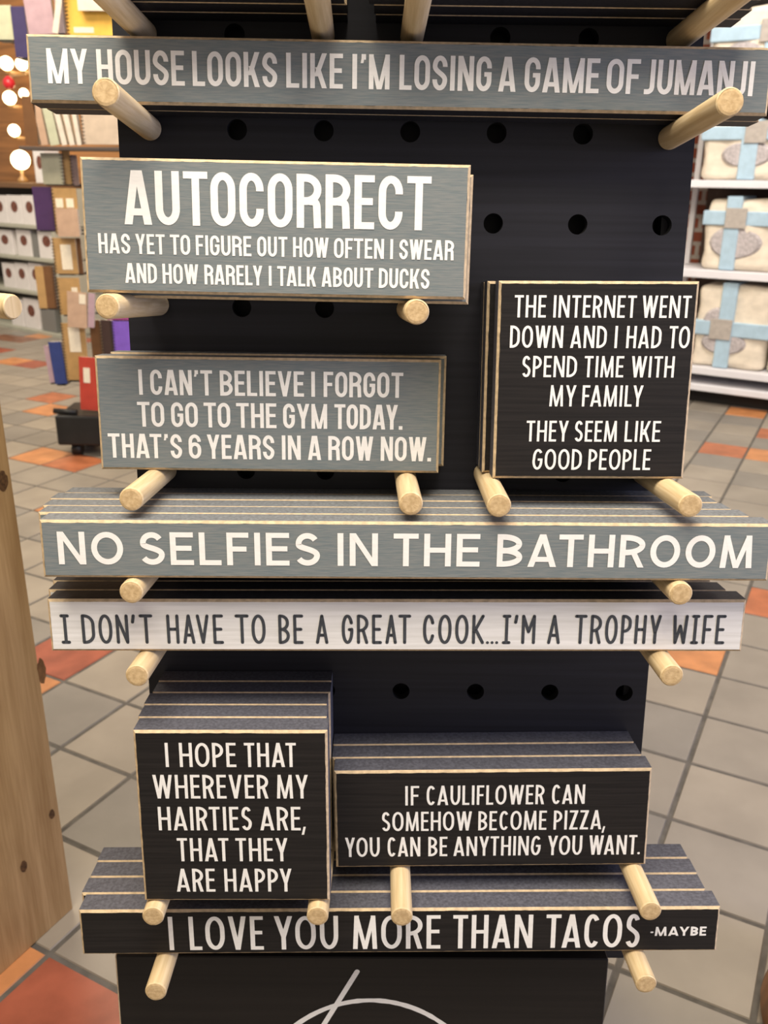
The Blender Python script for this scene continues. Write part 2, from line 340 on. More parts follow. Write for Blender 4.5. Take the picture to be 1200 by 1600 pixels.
def glyph(ch, W, st):
    """strokes in cap-height units: ('s', points) constant-width path, ('d', xb, xt, y0, y1, hw) slanted bar cut level, ('r', x0, y0, x1, y1) block"""
    t, ry, rnd = st['t'], st['ry'], st.get('rnd')
    h = t/2; l, r, b, u = h, W-h, h, 1-h; cx = W/2; rx = (W-t)/2
    hw = t*1.06; th = t*.90
    def V(x): return ('s', [(x+h, 0), (x+h, 1)]) if not rnd else ('s', [(x+h, h), (x+h, 1-h)])
    def Hb(y, x0, x1): return ('r', x0, y-th/2, x1, y+th/2) if not rnd else ('s', [(x0+h, y), (x1-h, y)])
    def D(x0, x1, y0=0., y1=1., k=1.0):     # left edges at bottom and top
        if rnd: return ('s', [(x0+h, max(y0, h)), (x1+h, min(y1, 1-h))])
        return ('d', x0, x1, y0, y1, hw*k)
    yb, yt = th/2, 1-th/2
    mid = .5
    def bowl(y0, y1, x1=None):               # right-hand bowl from the stem between two heights
        x1 = r if x1 is None else x1; rr = min(ry, (y1-y0)/2*.98, .9*(x1-l)) ; q = min((x1-l)*.85, rr*1.1 if ry < .3 else (x1-l)*.85)
        return ('s', [(l, y1), (x1-q, y1)] + arcp(x1-q, y1-rr, q, rr, 90, 0) + arcp(x1-q, y0+rr, q, rr, 0, -90) + [(l, y0)])
    RY = min(ry, (u - b)/2)
    full = arcp(cx, u-RY, rx, RY, 0, 180, 16) + arcp(cx, b+RY, rx, RY, 180, 360, 16)
    if ch == 'O': return [('c', full)]
    if ch in 'CG':
        te = .66 if ry < .3 else .70
        if ry < .3 or rnd:
            up = [(r, te), (r, u-RY)] if u-RY > te else []
            up = up + arcp(cx, u-RY, rx, RY, 0 if up else 25, 180, 16)
            lo = arcp(cx, b+RY, rx, RY, 180, 360 if (ry < .3) else 335, 16) + ([(r, .34)] if b+RY < .34 and ch == 'C' else [])
        else:
            a = 52 if ry > .4 else 40
            up = arcp(cx+.02, u-RY, rx, RY, a, 180, 16); lo = arcp(cx+.02, b+RY, rx, RY, 180, 360-a if ch == 'C' else 330, 16)
        if ch == 'G':
            lo = arcp(cx, b+RY, rx, RY, 180, 360 if ry < .45 else 330, 16)
            return [('s', up + lo + [(r, .5)]), Hb(.5 - th*.1, W*.52, W)] if ry < .45 else [('s', up+lo+[(r, .48)]), Hb(.46, W*.52, W)]
        return [('s', up + lo)]
    if ch == 'D': return [V(0), bowl(b, u)]
    if ch == 'B': return [V(0), bowl(mid-.01, u, r-.02), bowl(b, mid+.0, r)]
    if ch == 'P': return [V(0), bowl(.44, u)]
    if ch == 'R':
        if ry < .3: return [V(0), bowl(.50, u), ('s', [(cx, .50)] + bez((cx, .50), (r-.02, .50), (r-.02, .46), (r-.015, .33)) + [(r, 0)])]
        return [V(0), bowl(.46, u), D(W-hw*1.02, W*.40 if ry < .45 else W*.42, 0, .47)]
    if ch == 'S':
        if ry < .3 or rnd:
            te = .68
            p = ([(r, te)] if u-RY > te else []) + arcp(cx, u-RY, rx, RY, 0 if u-RY > te else 20, 180, 14) + bez((l, u-RY), (l, .54), (r, .46), (r, b+RY), 12) + arcp(cx, b+RY, rx, RY, 0, -180, 14) + ([(l, .32)] if b+RY < .32 else [])
            if not (b+RY < .32): p = p[:-2]
        else:
            q = .235
            p = arcp(cx, u-q, rx*.92, q, 28, 190, 14) + bez((l+rx*.08, u-q-.04), (l+rx*.1, .53), (r, .50), (r, b+q), 12) + arcp(cx, b+q, rx, q, 0, -152, 14)
        return [('s', p)]
    if ch == 'U': return [('s', [(l, 1 if not rnd else u)] + arcp(cx, b+RY, rx, RY, 180, 360, 16) + [(r, 1 if not rnd else u)])]
    if ch == 'J': return [('s', [(r, 1)] + arcp(r-(W-t)*.8, b+RY*.6, (W-t)*.8, RY*.6, 0, -90, 10) + [(0, b)])]
    if ch == 'I':
        if rnd: return [('s', [(cx, h), (cx, 1-h)]), ('s', [(h*1, h), (W-h, h)]), ('s', [(h*1, 1-h), (W-h, 1-h)])]
        return [V((W-t)/2)]
    if ch == 'H': return [V(0), V(W-t), Hb(.5, h, W-h)]
    if ch == 'E': return [V(0), Hb(yt, h, W), Hb(.515, h, W*.92), Hb(yb, h, W)] if not rnd else [V(0), Hb(1-h, 0, W), Hb(.5, 0, W*.9), Hb(h, 0, W)]
    if ch == 'F': return [V(0), Hb(yt if not rnd else 1-h, h if not rnd else 0, W), Hb(.50, h if not rnd else 0, W*.90)]
    if ch == 'L': return [V(0), Hb(yb if not rnd else h, h if not rnd else 0, W)]
    if ch == 'T': return [V((W-t)/2), Hb(yt if not rnd else 1-h, 0, W)]
    if ch == 'A':
        k = (W-hw)/2
        ap = .0 if ry > .3 else .03
        yy = .235 if not rnd else .3
        xi = k*(yy) + hw*.5
        return [D(0, k-ap), D(W-hw, k+ap), Hb(yy, xi, W-xi)]
    if ch == 'V': return [D((W-hw)/2, 0), D((W-hw)/2, W-hw)]
    if ch == 'W':
        if rnd: return [D(W*.22-h, 0), D(W*.22-h, W/2-h, 0, .62), D(W*.78-h, W/2-h, 0, .62), D(W*.78-h, W-t)]
        q = (W-hw)/4; return [D(q, 0), D(q, 2*q), D(3*q, 2*q), D(3*q, W-hw)]
    if ch == 'M':
        if rnd: return [V(0), V(W-t), D(cx-h, 0, .42, 1), D(cx-h, W-t, .42, 1)]
        if ry < .3: return [V(0), V(W-t), D((W-hw)/2, 0, 0, 1, .85), D((W-hw)/2 + hw*.15, W-hw*.85, 0, 1, .85)]
        sp = W*.07
        return [D(0, sp, k=.95), D(W-hw*.95, W-sp-hw*.95, k=.95), D((W-hw*.85)/2, sp, 0, 1, .85), D((W-hw*.85)/2, W-sp-hw*.85, 0, 1, .85)]
    if ch == 'N': return [V(0), V(W-t), D(W-hw, 0)] if not rnd else [V(0), V(W-t), D(W-t, 0)]
    if ch == 'K': return [V(0), D(t*.75, W-hw, .34, 1) if not rnd else D(0, W-t, .38, 1), D(W-hw*1.02 if not rnd else W-t, t*1.05 if not rnd else h*1.2, 0, .60 if not rnd else .5)]
    if ch == 'Y':
        k = (W-hw)/2
        return [D(k, 0, .38, 1), D(k, W-hw, .38, 1), ('s', [(cx, 0 if not rnd else h), (cx, .42)])]
    if ch == 'Z': return [Hb(yt, 0, W), Hb(yb, 0, W), ('d', 0, W-hw*1.15, th*.5, 1-th*.5, hw*1.15)]
    if ch == '6': return [('c', arcp(cx, .60-RY*.85, rx, RY*.85, 0, 180, 14) + arcp(cx, b+RY, rx, RY, 180, 360, 14)), ('s', [(r, .70), (r, u-RY)] + arcp(cx, u-RY, rx, RY, 0, 180, 14) + [(l, .35)])]
    if ch == "'": return [('d', 0, W-t*.95, .74, .88, t*.6), ('r', W-t*.95, .84, W, 1)] if not rnd else [('s', [(h*.5, .74), (W-h, .95)])]
    if ch == ',': return [('d', 0, W-t*.95, -.17, .03, t*.5), ('r', W-t*1., 0, W, .15)] if ry < .3 else [('d', -.02, W-t*.85, -.19, .15, t*.75)]
    if ch == '.': return [('r', 0, 0, W, t)] if not (rnd or ry > .3) else [('o', W/2, W/2, W/2)]
    if ch == '-': return [('r', 0, .32, W, .48)]
    return []
def text_mesh(bm, word, x0, x1, y0, y1, style, z0):
    st = STYLE[style]; H = y1 - y0
    if not st.get('rnd') and style in ('slim', 'wide', 'heavy'): pass
    ws = []
    for ch in word:
        ws.append({"'": st['t']*1.15, '.': st['t']*1.02, ',': st['t']*1.3, '-': .26, '6': .43}.get(ch, st['w'].get(ch, .45)))
    gaps = []
    for a, b in zip(word, word[1:]):
        g = st['gap']
        if (a in 'LATYVFPR' and b in 'ATYVW') or (a in 'AYVWTK' and b in 'AOCTYVWJ'): g *= .35 if (a + b) in ('AT','TA','LY','AY','YA','AV','AW','WA','FA','LT',"VA") else .65
        if b in ".,": g *= .55
        if a == '.' and b == '.': g = st['gap']*.45
        gaps.append(g)
    nat = sum(ws) + sum(gaps); k = (x1-x0)/H/nat
    if word in ('I',): k = 1.0
    x = 0.0 if word != 'I' else ((x1-x0)/H - ws[0])/2
    for i, ch in enumerate(word):
        W = ws[i]*k
        if ch in "I'.," and style != 'marker': W = ws[i]; off = (ws[i]*k - W)/2
        else: off = 0
        for gi, g in enumerate(glyph(ch, W, st)):
            z = z0 + gi*.00003
            T = lambda p: (x0 + (x + off + p[0])*H, y0 + p[1]*H)
            if g[0] in 'sc':
                pts = []
                for p in (T(p) for p in g[1]):
                    if not pts or (Vector(p) - Vector(pts[-1])).length > H*.004: pts.append(p)
                if g[0] == 'c' and (Vector(pts[0]) - Vector(pts[-1])).length < H*.01: pts.pop()
                strip(bm, pts, st['t']*H, z, g[0] == 'c')
                if st.get('rnd') and g[0] == 's':
                    disc(bm, pts[0], st['t']*H/2, z); disc(bm, pts[-1], st['t']*H/2, z)
            elif g[0] == 'd':
                _, xb, xt, ya, yb_, hw = g
                bm.faces.new([bm.verts.new((*T(p), z)) for p in ((xb, ya), (xb+hw, ya), (xt+hw, yb_), (xt, yb_))])
            elif g[0] == 'r':
                bm.faces.new([bm.verts.new((*T(p), z)) for p in ((g[1], g[2]), (g[3], g[2]), (g[3], g[4]), (g[1], g[4]))])
            elif g[0] == 'o':
                c = T((g[1], g[2])); disc(bm, c, g[3]*H, z)
        x += ws[i]*k + (gaps[i]*k if i < len(gaps) else 0)

# ------------------------------------------------------------------ signs
T_SIGN = 0.0254
SIGNS = {
  'house': dict(w=0.0515, a=-0.3137, b=0.3154, rot=-0.0054, W=0.6066, H=0.0515, lines=[
    (14.6, 40.8, [('MY', 16.1, 49.2), ('HOUSE', 56.4, 127.5), ('LOOKS', 133.9, 202.9), ('LIKE', 210.2, 256.4), ("I'M", 263.7, 294.5), ('LOSING', 302.5, 377.6), ('A', 383.4, 397.7), ('GAME', 404.7, 465.7), ('OF', 471.8, 498.8), ('JUMANJI', 502.9, 592.5)]),
  ]),
  'auto': dict(w=0.1030, a=-0.2611, b=0.1648, rot=-0.0087, W=0.3051, H=0.1025, lines=[
    (52.8, 93.2, [('AUTOCORRECT', 33.1, 274.7)]),
    (30.4, 45.7, [('HAS', 11.5, 36.7), ('YET', 41.0, 64.3), ('TO', 68.4, 84.3), ('FIGURE', 88.8, 132.9), ('OUT', 137.5, 161.6), ('HOW', 166.0, 194.3), ('OFTEN', 198.6, 238.4), ('I', 243.2, 245.8), ('SWEAR', 250.6, 294.1)]),
    (7.9, 23.3, [('AND', 31.5, 57.0), ('HOW', 61.5, 90.2), ('RARELY', 95.0, 141.4), ('I', 146.3, 148.9), ('TALK', 153.3, 184.4), ('ABOUT', 188.8, 230.2), ('DUCKS', 234.7, 275.4)]),
  ]),
  'gym': dict(w=0.0515, a=-0.2751, b=0.0095, rot=-0.0019, W=0.3041, H=0.1013, lines=[
    (67.7, 89.8, [('I', 37.3, 41.8), ("CAN'T", 48.1, 102.8), ('BELIEVE', 109.4, 183.4), ('I', 189.5, 193.5), ('FORGOT', 200.7, 270.9)]),
    (39.3, 61.4, [('TO', 35.4, 59.1), ('GO', 65.2, 88.9), ('TO', 94.3, 117.7), ('THE', 123.1, 158.7), ('GYM', 164.6, 203.8), ('TODAY.', 210.2, 271.0)]),
    (10.9, 32.9, [("THAT'S", 7.8, 73.7), ('6', 79.7, 90.8), ('YEARS', 96.2, 156.4), ('IN', 162.8, 180.0), ('A', 186.5, 198.3), ('ROW', 204.7, 245.0), ('NOW.', 251.8, 297.3)]),
  ]),
  'int': dict(w=0.0770, a=0.0750, b=0.0099, rot=0.0074, W=0.1673, H=0.1678, lines=[
    (138.0, 156.2, [('THE', 13.5, 40.0), ('INTERNET', 46.0, 115.6), ('WENT', 120.5, 161.5)]),
    (112.9, 131.3, [('DOWN', 10.7, 55.5), ('AND', 61.8, 92.3), ('I', 98.8, 101.8), ('HAD', 109.1, 138.5), ('TO', 145.0, 162.6)]),
    (88.3, 106.2, [('SPEND', 21.9, 68.5), ('TIME', 74.8, 108.3), ('WITH', 114.9, 151.4)]),
    (63.4, 81.5, [('MY', 46.5, 69.1), ('FAMILY', 74.5, 126.5)]),
    (32.9, 51.0, [('THEY', 27.8, 64.1), ('SEEM', 69.6, 106.4), ('LIKE', 113.1, 143.9)]),
    (8.0, 26.3, [('GOOD', 34.1, 77.1), ('PEOPLE', 82.9, 137.2)]),
  ]),
  'self': dict(w=0.1285, a=-0.3051, b=-0.0680, rot=0.0039, W=0.6087, H=0.0497, lines=[
    (11.7, 40.0, [('NO', 14.2, 68.4), ('SELFIES', 82.0, 232.0), ('IN', 246.5, 280.3), ('THE', 293.3, 365.3), ('BATHROOM', 379.6, 593.3)]),
  ]),
  'tro': dict(w=0.1030, a=-0.3135, b=-0.1449, rot=0.0085, W=0.6128, H=0.0485, lines=[
    (7.3, 34.8, [('I', 9.2, 19.0), ("DON'T", 28.6, 91.4), ('HAVE', 103.4, 153.4), ('TO', 163.5, 190.4), ('BE', 201.7, 223.8), ('A', 234.6, 245.8), ('GREAT', 257.5, 318.7), ("COOK...I'M", 329.2, 428.5), ('A', 439.2, 450.7), ('TROPHY', 462.8, 539.4), ('WIFE', 549.6, 596.4)]),
  ]),
  'hair': dict(w=0.1285, a=-0.2369, b=-0.3801, rot=0.0085, W=0.1707, H=0.1719, lines=[
    (137.0, 160.5, [('I', 26.8, 30.6), ('HOPE', 39.8, 89.7), ('THAT', 97.0, 142.7)]),
    (105.9, 129.3, [('WHEREVER', 14.7, 117.3), ('MY', 124.9, 152.7)]),
    (73.8, 97.5, [('HAIRTIES', 17.6, 101.5), ('ARE,', 109.0, 150.2)]),
    (42.0, 65.8, [('THAT', 33.0, 79.7), ('THEY', 86.0, 133.1)]),
    (10.3, 34.3, [('ARE', 30.5, 65.9), ('HAPPY', 74.5, 136.1)]),
  ]),
  'cau': dict(w=0.0770, a=-0.0628, b=-0.3805, rot=0.0190, W=0.3032, H=0.1045, lines=[
    (68.0, 88.7, [('IF', 67.4, 81.1), ('CAULIFLOWER', 87.9, 201.1), ('CAN', 208.1, 240.0)]),
    (40.3, 61.0, [('SOMEHOW', 45.1, 132.0), ('BECOME', 138.3, 204.2), ('PIZZA,', 211.1, 261.3)]),
    (12.3, 33.6, [('YOU', 9.2, 42.8), ('CAN', 50.1, 82.3), ('BE', 90.1, 108.6), ('ANYTHING', 114.6, 199.4), ('YOU', 206.4, 239.8), ('WANT.', 246.5, 296.3)]),
  ]),
  'taco': dict(w=0.1030, a=-0.3077, b=-0.4605, rot=0.0150, W=0.6157, H=0.0495, lines=[
    (5.3, 42.7, [('I', 83.6, 90.8), ('LOVE', 104.7, 176.2), ('YOU', 186.8, 248.4), ('MORE', 262.5, 347.1), ('THAN', 359.2, 436.1), ('TACOS', 448.8, 539.7)]),
    (18.1, 28.2, [('-MAYBE', 549.9, 603.7)]),
  ]),
}
def sign_parts(W, H, face, sidem, c=.0022):
    t = T_SIGN
    bm = bmesh.new()                                    # painted block: front face, sides, back
    F = [bm.verts.new(p) for p in ((c, c, t), (W-c, c, t), (W-c, H-c, t), (c, H-c, t))]
    bm.faces.new(F).material_index = 0
    Mi = [bm.verts.new(p) for p in ((0, 0, t-c*.9), (W, 0, t-c*.9), (W, H, t-c*.9), (0, H, t-c*.9))]
    Bk = [bm.verts.new(p) for p in ((.001, .001, 0), (W-.001, .001, 0), (W-.001, H-.001, 0), (.001, H-.001, 0))]
    Bl = [bm.verts.new(p) for p in ((0, 0, .001), (W, 0, .001), (W, H, .001), (0, H, .001))]
    for q in range(4):
        n = (q+1) % 4
        bm.faces.new((Bl[q], Bl[n], Mi[n], Mi[q])).material_index = 1
        bm.faces.new((Bk[q], Bk[n], Bl[n], Bl[q])).material_index = 1
    bm.faces.new(Bk[::-1]).material_index = 1
    e = bmesh.new()                                     # sanded rim, slightly irregular
    loop_o, loop_i = [], []
    cs = ((0, 0), (W, 0), (W, H), (0, H)); ci_ = ((c, c), (W-c, c), (W-c, H-c), (c, H-c))
    for q in range(4):
        n = (q+1) % 4; N = max(2, int(math.dist(cs[q], cs[n])/.006))
        for k in range(N):
            f = k/N; j = random.uniform(-.0003, .0004) if k else 0
            o = Vector(cs[q]).lerp(Vector(cs[n]), f); i = Vector(ci_[q]).lerp(Vector(ci_[n]), f)
            dn = (Vector((W/2, H/2)) - o); nrm_ = Vector((0, 1)) if q == 0 else Vector((-1, 0)) if q == 1 else Vector((0, -1)) if q == 2 else Vector((1, 0))
            i = i + nrm_*j
            loop_o.append(e.verts.new((o.x, o.y, t-c*.9))); loop_i.append(e.verts.new((i.x, i.y, t + (0 if j <= 0 else .00006))))
    n = len(loop_o)
    for k in range(n): e.faces.new((loop_o[k], loop_o[(k+1) % n], loop_i[(k+1) % n], loop_i[k]))
    return bm, e
def make_sign(key, label, group, face, sidem, ink, style, last_style=None):
    d = SIGNS[key]; W, H = d['W'], d['H']
    o = thing('wooden_sign', label, 'sign', group, MB @ Matrix.Translation((d['a'], d['b'], d['w'] - T_SIGN)) @ Matrix.Rotation(d['rot'], 4, 'Z'))
    bm, e = sign_parts(W, H, face, sidem)
    mesh_obj('panel', bm, [face, sidem], o)
    mesh_obj('bare_edge', e, M_MDF, o)['label'] = 'sanded bare fibreboard rim'
    for li, (y0, y1, words) in enumerate(d['lines']):
        bm = bmesh.new()
        for wd_, x0, x1 in words:
            text_mesh(bm, wd_, x0/1000, x1/1000, y0/1000, y1/1000, last_style if (last_style and li == len(d['lines'])-1) else style, T_SIGN + .00025)
        mesh_obj('lettering', bm, ink, o)
    return o
def copy_behind(src, label, dz, da=0.0, db=0.0, group=None, drot=0.0):
    c = src.copy(); COL.objects.link(c); c['label'] = label
    if group: c['group'] = group
    c.matrix_world = src.matrix_world @ Matrix.Translation((da, db, -dz)) @ Matrix.Rotation(drot, 4, 'Z')
    for ch in src.children:
        if ch.name.startswith('lettering'): continue        # print faces the next board, nothing of it shows
        k = ch.copy(); COL.objects.link(k); k.parent = c
    return c
ST = 0.0257
ORD = ['', 'second', 'third', 'fourth', 'fifth']
def stack(src, n, offs, what, where, group):
    for i in range(1, n):
        da, db = offs[i-1]
        copy_behind(src, '%s, %s from the front of its stack %s' % (what, ORD[i], where) if i < n-1 else '%s, rearmost of its stack %s' % (what, where), ST*i, da, db, group)
g = 'grey rail signs on the uppermost full row'
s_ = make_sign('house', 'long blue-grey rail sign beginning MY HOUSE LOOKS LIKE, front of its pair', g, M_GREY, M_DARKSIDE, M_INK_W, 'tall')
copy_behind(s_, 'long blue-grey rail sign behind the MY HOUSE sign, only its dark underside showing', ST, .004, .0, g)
g = 'grey AUTOCORRECT signs'
s_ = make_sign('auto', 'blue-grey rectangular sign reading AUTOCORRECT in big white capitals', g, M_GREY, M_GREYSIDE, M_INK_W, 'tall')
# big first line and two smaller ones share one alphabet
copy_behind(s_, 'blue-grey sign behind the AUTOCORRECT sign, a thin strip showing at its right edge', ST, .0048, -.004, g)
g = 'grey GYM signs'
s_ = make_sign('gym', 'blue-grey rectangular sign about forgetting to go to the GYM', g, M_GREY, M_GREYSIDE, M_INK_W, 'tall')
copy_behind(s_, 'blue-grey sign behind the GYM sign, a strip showing past its right edge', ST, .0064, .0015, g)
g = 'square black INTERNET signs'
s_ = make_sign('int', 'square black sign THE INTERNET WENT DOWN, front of its stack', g, M_BLACK, M_BLACKSIDE, M_INK_W, 'slim')
stack(s_, 3, [(-.0066, .0), (-.0066, -.0005)], 'square black sign', 'behind the INTERNET sign', g)
g = 'grey NO SELFIES rail signs'
s_ = make_sign('self', 'long blue-grey rail sign NO SELFIES IN THE BATHROOM, front of its stack', g, M_GREY, M_GREYSIDE, M_INK_W, 'wide')
stack(s_, 5, [(-.0102, .0002), (-.0158, .0), (-.0188, .0003), (-.0140, .0)], 'long blue-grey rail sign', 'behind NO SELFIES', g)
g = 'white TROPHY WIFE rail signs'
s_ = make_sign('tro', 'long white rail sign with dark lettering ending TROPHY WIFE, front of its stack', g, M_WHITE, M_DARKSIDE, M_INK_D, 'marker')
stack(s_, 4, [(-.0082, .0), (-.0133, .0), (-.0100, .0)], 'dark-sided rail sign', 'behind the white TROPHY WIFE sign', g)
g = 'square black HAIRTIES signs'
s_ = make_sign('hair', 'square black sign I HOPE THAT WHEREVER MY HAIRTIES ARE, front of its stack', g, M_BLACK, M_BLACKSIDE, M_INK_W, 'slim')
stack(s_, 5, [(-.0022, .0), (-.0036, .0), (-.0018, .0), (-.0022, .0)], 'square black sign', 'behind the HAIRTIES sign', g)
g = 'black CAULIFLOWER signs'
s_ = make_sign('cau', 'black rectangular sign IF CAULIFLOWER CAN BECOME PIZZA, front of its stack', g, M_BLACK, M_BLACKSIDE, M_INK_W, 'slim')
stack(s_, 3, [(-.0030, .0), (-.0034, .0)], 'black rectangular sign', 'behind the CAULIFLOWER sign', g)
g = 'black TACOS rail signs'
s_ = make_sign('taco', 'long black rail sign I LOVE YOU MORE THAN TACOS, front of its stack', g, M_BLACK, M_BLACKSIDE, M_INK_W, 'slim', 'heavy')
stack(s_, 4, [(-.0055, .0), (-.0050, .0), (-.0060, .0)], 'long black rail sign', 'behind the TACOS sign', g)
# the row cut off by the top of the frame: two stacks seen from below
def top_stack(a, W, H, offs, which):
    src = None
    for i, (da, db) in enumerate(offs):
        lab = 'dark sign seen from below at the top %s, %s' % (which, ['nearest the board', 'second from the board', 'third from the board', 'outermost'][i])
        M = MB @ Matrix.Translation((a + da, .3911 + db, .0004 + ST*i))
        if src is None:
            src = thing('wooden_sign', lab, 'sign', 'dark signs in the ' + which + ' stack at the top', M)
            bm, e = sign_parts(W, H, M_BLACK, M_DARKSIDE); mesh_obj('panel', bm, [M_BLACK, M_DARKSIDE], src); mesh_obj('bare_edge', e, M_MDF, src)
        else:
            c = src.copy(); COL.objects.link(c); c.matrix_world = M; c['label'] = lab
            for ch in src.children:
                k = ch.copy(); COL.objects.link(k); k.parent = c
top_stack(-.236, .181, .1678, [(0, 0), (.001, 0), (-.001, 0), (0, 0)], 'left')
top_stack(-.031, .3045, .1045, [(0, 0), (-.0012, 0), (-.005, 0), (-.002, 0)], 'right')

# ------------------------------------------------------------------ neighbouring wooden stand on the left
PF = Vector((-.523, 1.191, 0)); PD = Vector((-.447, -.894, 0)).normalized(); PN = Vector((-PD.y, PD.x, 0))
if PN.x < 0: PN = -PN
def pine():
    m = bpy.data.materials.new('knotty_pine'); m.use_nodes = True; nt = m.node_tree; b = nt.nodes['Principled BSDF']
    tc = nt.nodes.new('ShaderNodeTexCoord'); mp = nt.nodes.new('ShaderNodeMapping'); mp.inputs['Scale'].default_value = (9, 9, .9)
    nz = nt.nodes.new('ShaderNodeTexNoise'); nz.inputs['Scale'].default_value = 2.2; nz.inputs['Detail'].default_value = 6; nz.inputs['Distortion'].default_value = 1.4
    n2 = nt.nodes.new('ShaderNodeTexNoise'); n2.inputs['Scale'].default_value = 3.0; n2.inputs['Detail'].default_value = 3
    mp2 = nt.nodes.new('ShaderNodeMapping'); mp2.inputs['Scale'].default_value = (90, 90, 4)
    rp = nt.nodes.new('ShaderNodeValToRGB'); rp.color_ramp.elements[0].position = .3; rp.color_ramp.elements[1].position = .7
    rp.color_ramp.elements[0].color = (.34, .205, .082, 1); rp.color_ramp.elements[1].color = (.50, .33, .155, 1)
    mx = nt.nodes.new('ShaderNodeMix'); mx.data_type = 'RGBA'; mx.blend_type = 'MULTIPLY'; mx.inputs[0].default_value = .35
    nt.links.new(tc.outputs['Object'], mp.inputs[0]); nt.links.new(mp.outputs[0], nz.inputs['Vector']); nt.links.new(nz.outputs['Fac'], rp.inputs[0])
    nt.links.new(tc.outputs['Object'], mp2.inputs[0]); nt.links.new(mp2.outputs[0], n2.inputs['Vector'])
    r2 = nt.nodes.new('ShaderNodeValToRGB'); r2.color_ramp.elements[0].position = .35; r2.color_ramp.elements[0].color = (.6, .5, .4, 1); r2.color_ramp.elements[1].position = .6
    nt.links.new(n2.outputs['Fac'], r2.inputs[0]); nt.links.new(rp.outputs[0], mx.inputs[6]); nt.links.new(r2.outputs[0], mx.inputs[7])
    nt.links.new(mx.outputs[2], b.inputs['Base Color']); b.inputs['Roughness'].default_value = .55
    return m
M_PINE = pine(); M_KNOT = material('dark_knot', (0.10, 0.05, 0.02), .7, .4, (200, 200, 200))
MP = Matrix(((PN.x, -PD.x, 0, PF.x), (PN.y, -PD.y, 0, PF.y), (0, 0, 1, 0), (0, 0, 0, 1)))   # x out of the face, y towards the far edge
ws = thing('wooden_stand', 'natural knotty pine upright panel standing on the floor at the left edge', 'stand', matrix=MP)
bm = bmesh.new(); add_box(bm, (-.022, -1.0, 0), (0, 0, 1.42), bevel=.0015)
mesh_obj('side_panel', bm, M_PINE, ws)
mpi = MP.inverted()
for px, py, ry, rz in ((65, 1048, .009, .024), (81, 1272, .0065, .010), (37, 1354, .007, .012), (4, 752, .010, .016)):
    q = mpi @ hit(px, py, PF, PN); bm = bmesh.new()
    pts = [(.0004, q.y + ry*math.cos(2*math.pi*k/18)*random.uniform(.75, 1), q.z + rz*math.sin(2*math.pi*k/18)*random.uniform(.8, 1)) for k in range(18)]
    bm.faces.new([bm.verts.new(p) for p in pts])
    ctr = bm.verts.new((.0006, q.y, q.z))
    mesh_obj('knot', bm, M_KNOT if rz < .02 else material('pale_knot', (.20, .10, .04), .7, .3, (90, 90, 60)), ws)
tipw = mpi @ Vector((-.291, .71, 1.076)); bm = bmesh.new()
add_tube(bm, (0.0, tipw.y, tipw.z), (tipw.x - .002, tipw.y, tipw.z), .0098, n=28, caps=False); add_tube(bm, (tipw.x - .002, tipw.y, tipw.z), (tipw.x, tipw.y, tipw.z), .0098, .0085, n=28)
mesh_obj('dowel', bm, M_PEG, ws)

# ------------------------------------------------------------------ brown barrel at the right edge
M_BARREL = material('brown_stave_wood', (.20, .085, .028), .5, .3, (60, 60, 3), .4); M_HOOP = material('dark_iron_hoop', (.03, .028, .026), .5)
bar = thing('wooden_tub', 'brown wooden tub on the tiles, just showing at the lower right edge', 'tub', matrix=Matrix.Translation((.724, .952, 0)))
bm = bmesh.new(); add_lathe(bm, [(.148, 0), (.157, .006), (.160, .02), (.154, .06), (.142, .12), (.128, .19), (.126, .20), (.114, .20), (.114, .18)], 40); mesh_obj('staves', bm, M_BARREL, bar)
for z in (.12,):
    bm = bmesh.new(); add_lathe(bm, [(.1385, z), (.1425, z), (.1390, z+.025), (.1350, z+.025)], 40); mesh_obj('hoop', bm, M_HOOP, bar)

# ------------------------------------------------------------------ right: white shelving with wrapped blanket bundles
M_SHELF = material('white_shelf_paint', (.74, .73, .76), .45, .03, (8, 8, 8), .4)
M_CLOTH = material('cream_cotton', (.74, .66, .54), .9, .1, (14, 14, 22), .1, .5)
M_CLOTH2 = material('sand_cotton', (.58, .54, .44), .9, .1, (14, 14, 22), .1, .5)
M_RIB = material('pale_blue_ribbon', (.40, .55, .66), .5, .06, (30, 30, 30), .4)
M_TAG = material('grey_card_tag', (.42, .38, .34), .7, .08, (60, 60, 60))
M_PATCH = material('grey_plush', (.46, .42, .42), .95, .18, (70, 70, 70), .1, .4)
MS = frame(SR0, SRu, SRv); msi = MS.inverted()
def sp(px, py, v=0.0): return msi @ hit(px, py, SR0 + SRv*v, SRv)
shelf = thing('shelf_unit', 'white open shelving at right holding ribbon-tied blanket bundles', 'shelf', matrix=MS)
uL = sp(1081, 500).x - .30; uR = uL + 1.8
zs = {}
for nm, py in (('a', 281), ('b', 421), ('c', 573), ('d', 600)): zs[nm] = sp(1088, py).z
zs['e'] = sp(1088, 134).z; zs['f'] = zs['e'] + (zs['e'] - zs['a'])
for nm, th in (('f', .04), ('e', .04), ('a', .038), ('b', .042), ('c', .04), ('d', .036)):
    bm = bmesh.new(); add_box(bm, (uL, 0, zs[nm]-th), (uR, .40, zs[nm]), bevel=.004); mesh_obj('shelf_board', bm, M_SHELF, shelf)
for u_, v_ in ((uL, .36), (sp(1087, 255, .36).x, .36), (uR-.04, .36), (uR-.04, .02)):
    bm = bmesh.new(); add_box(bm, (u_, v_, 0.0), (u_+.03, v_+.03, zs['f']+.1), bevel=.003); mesh_obj('upright', bm, M_SHELF, shelf)
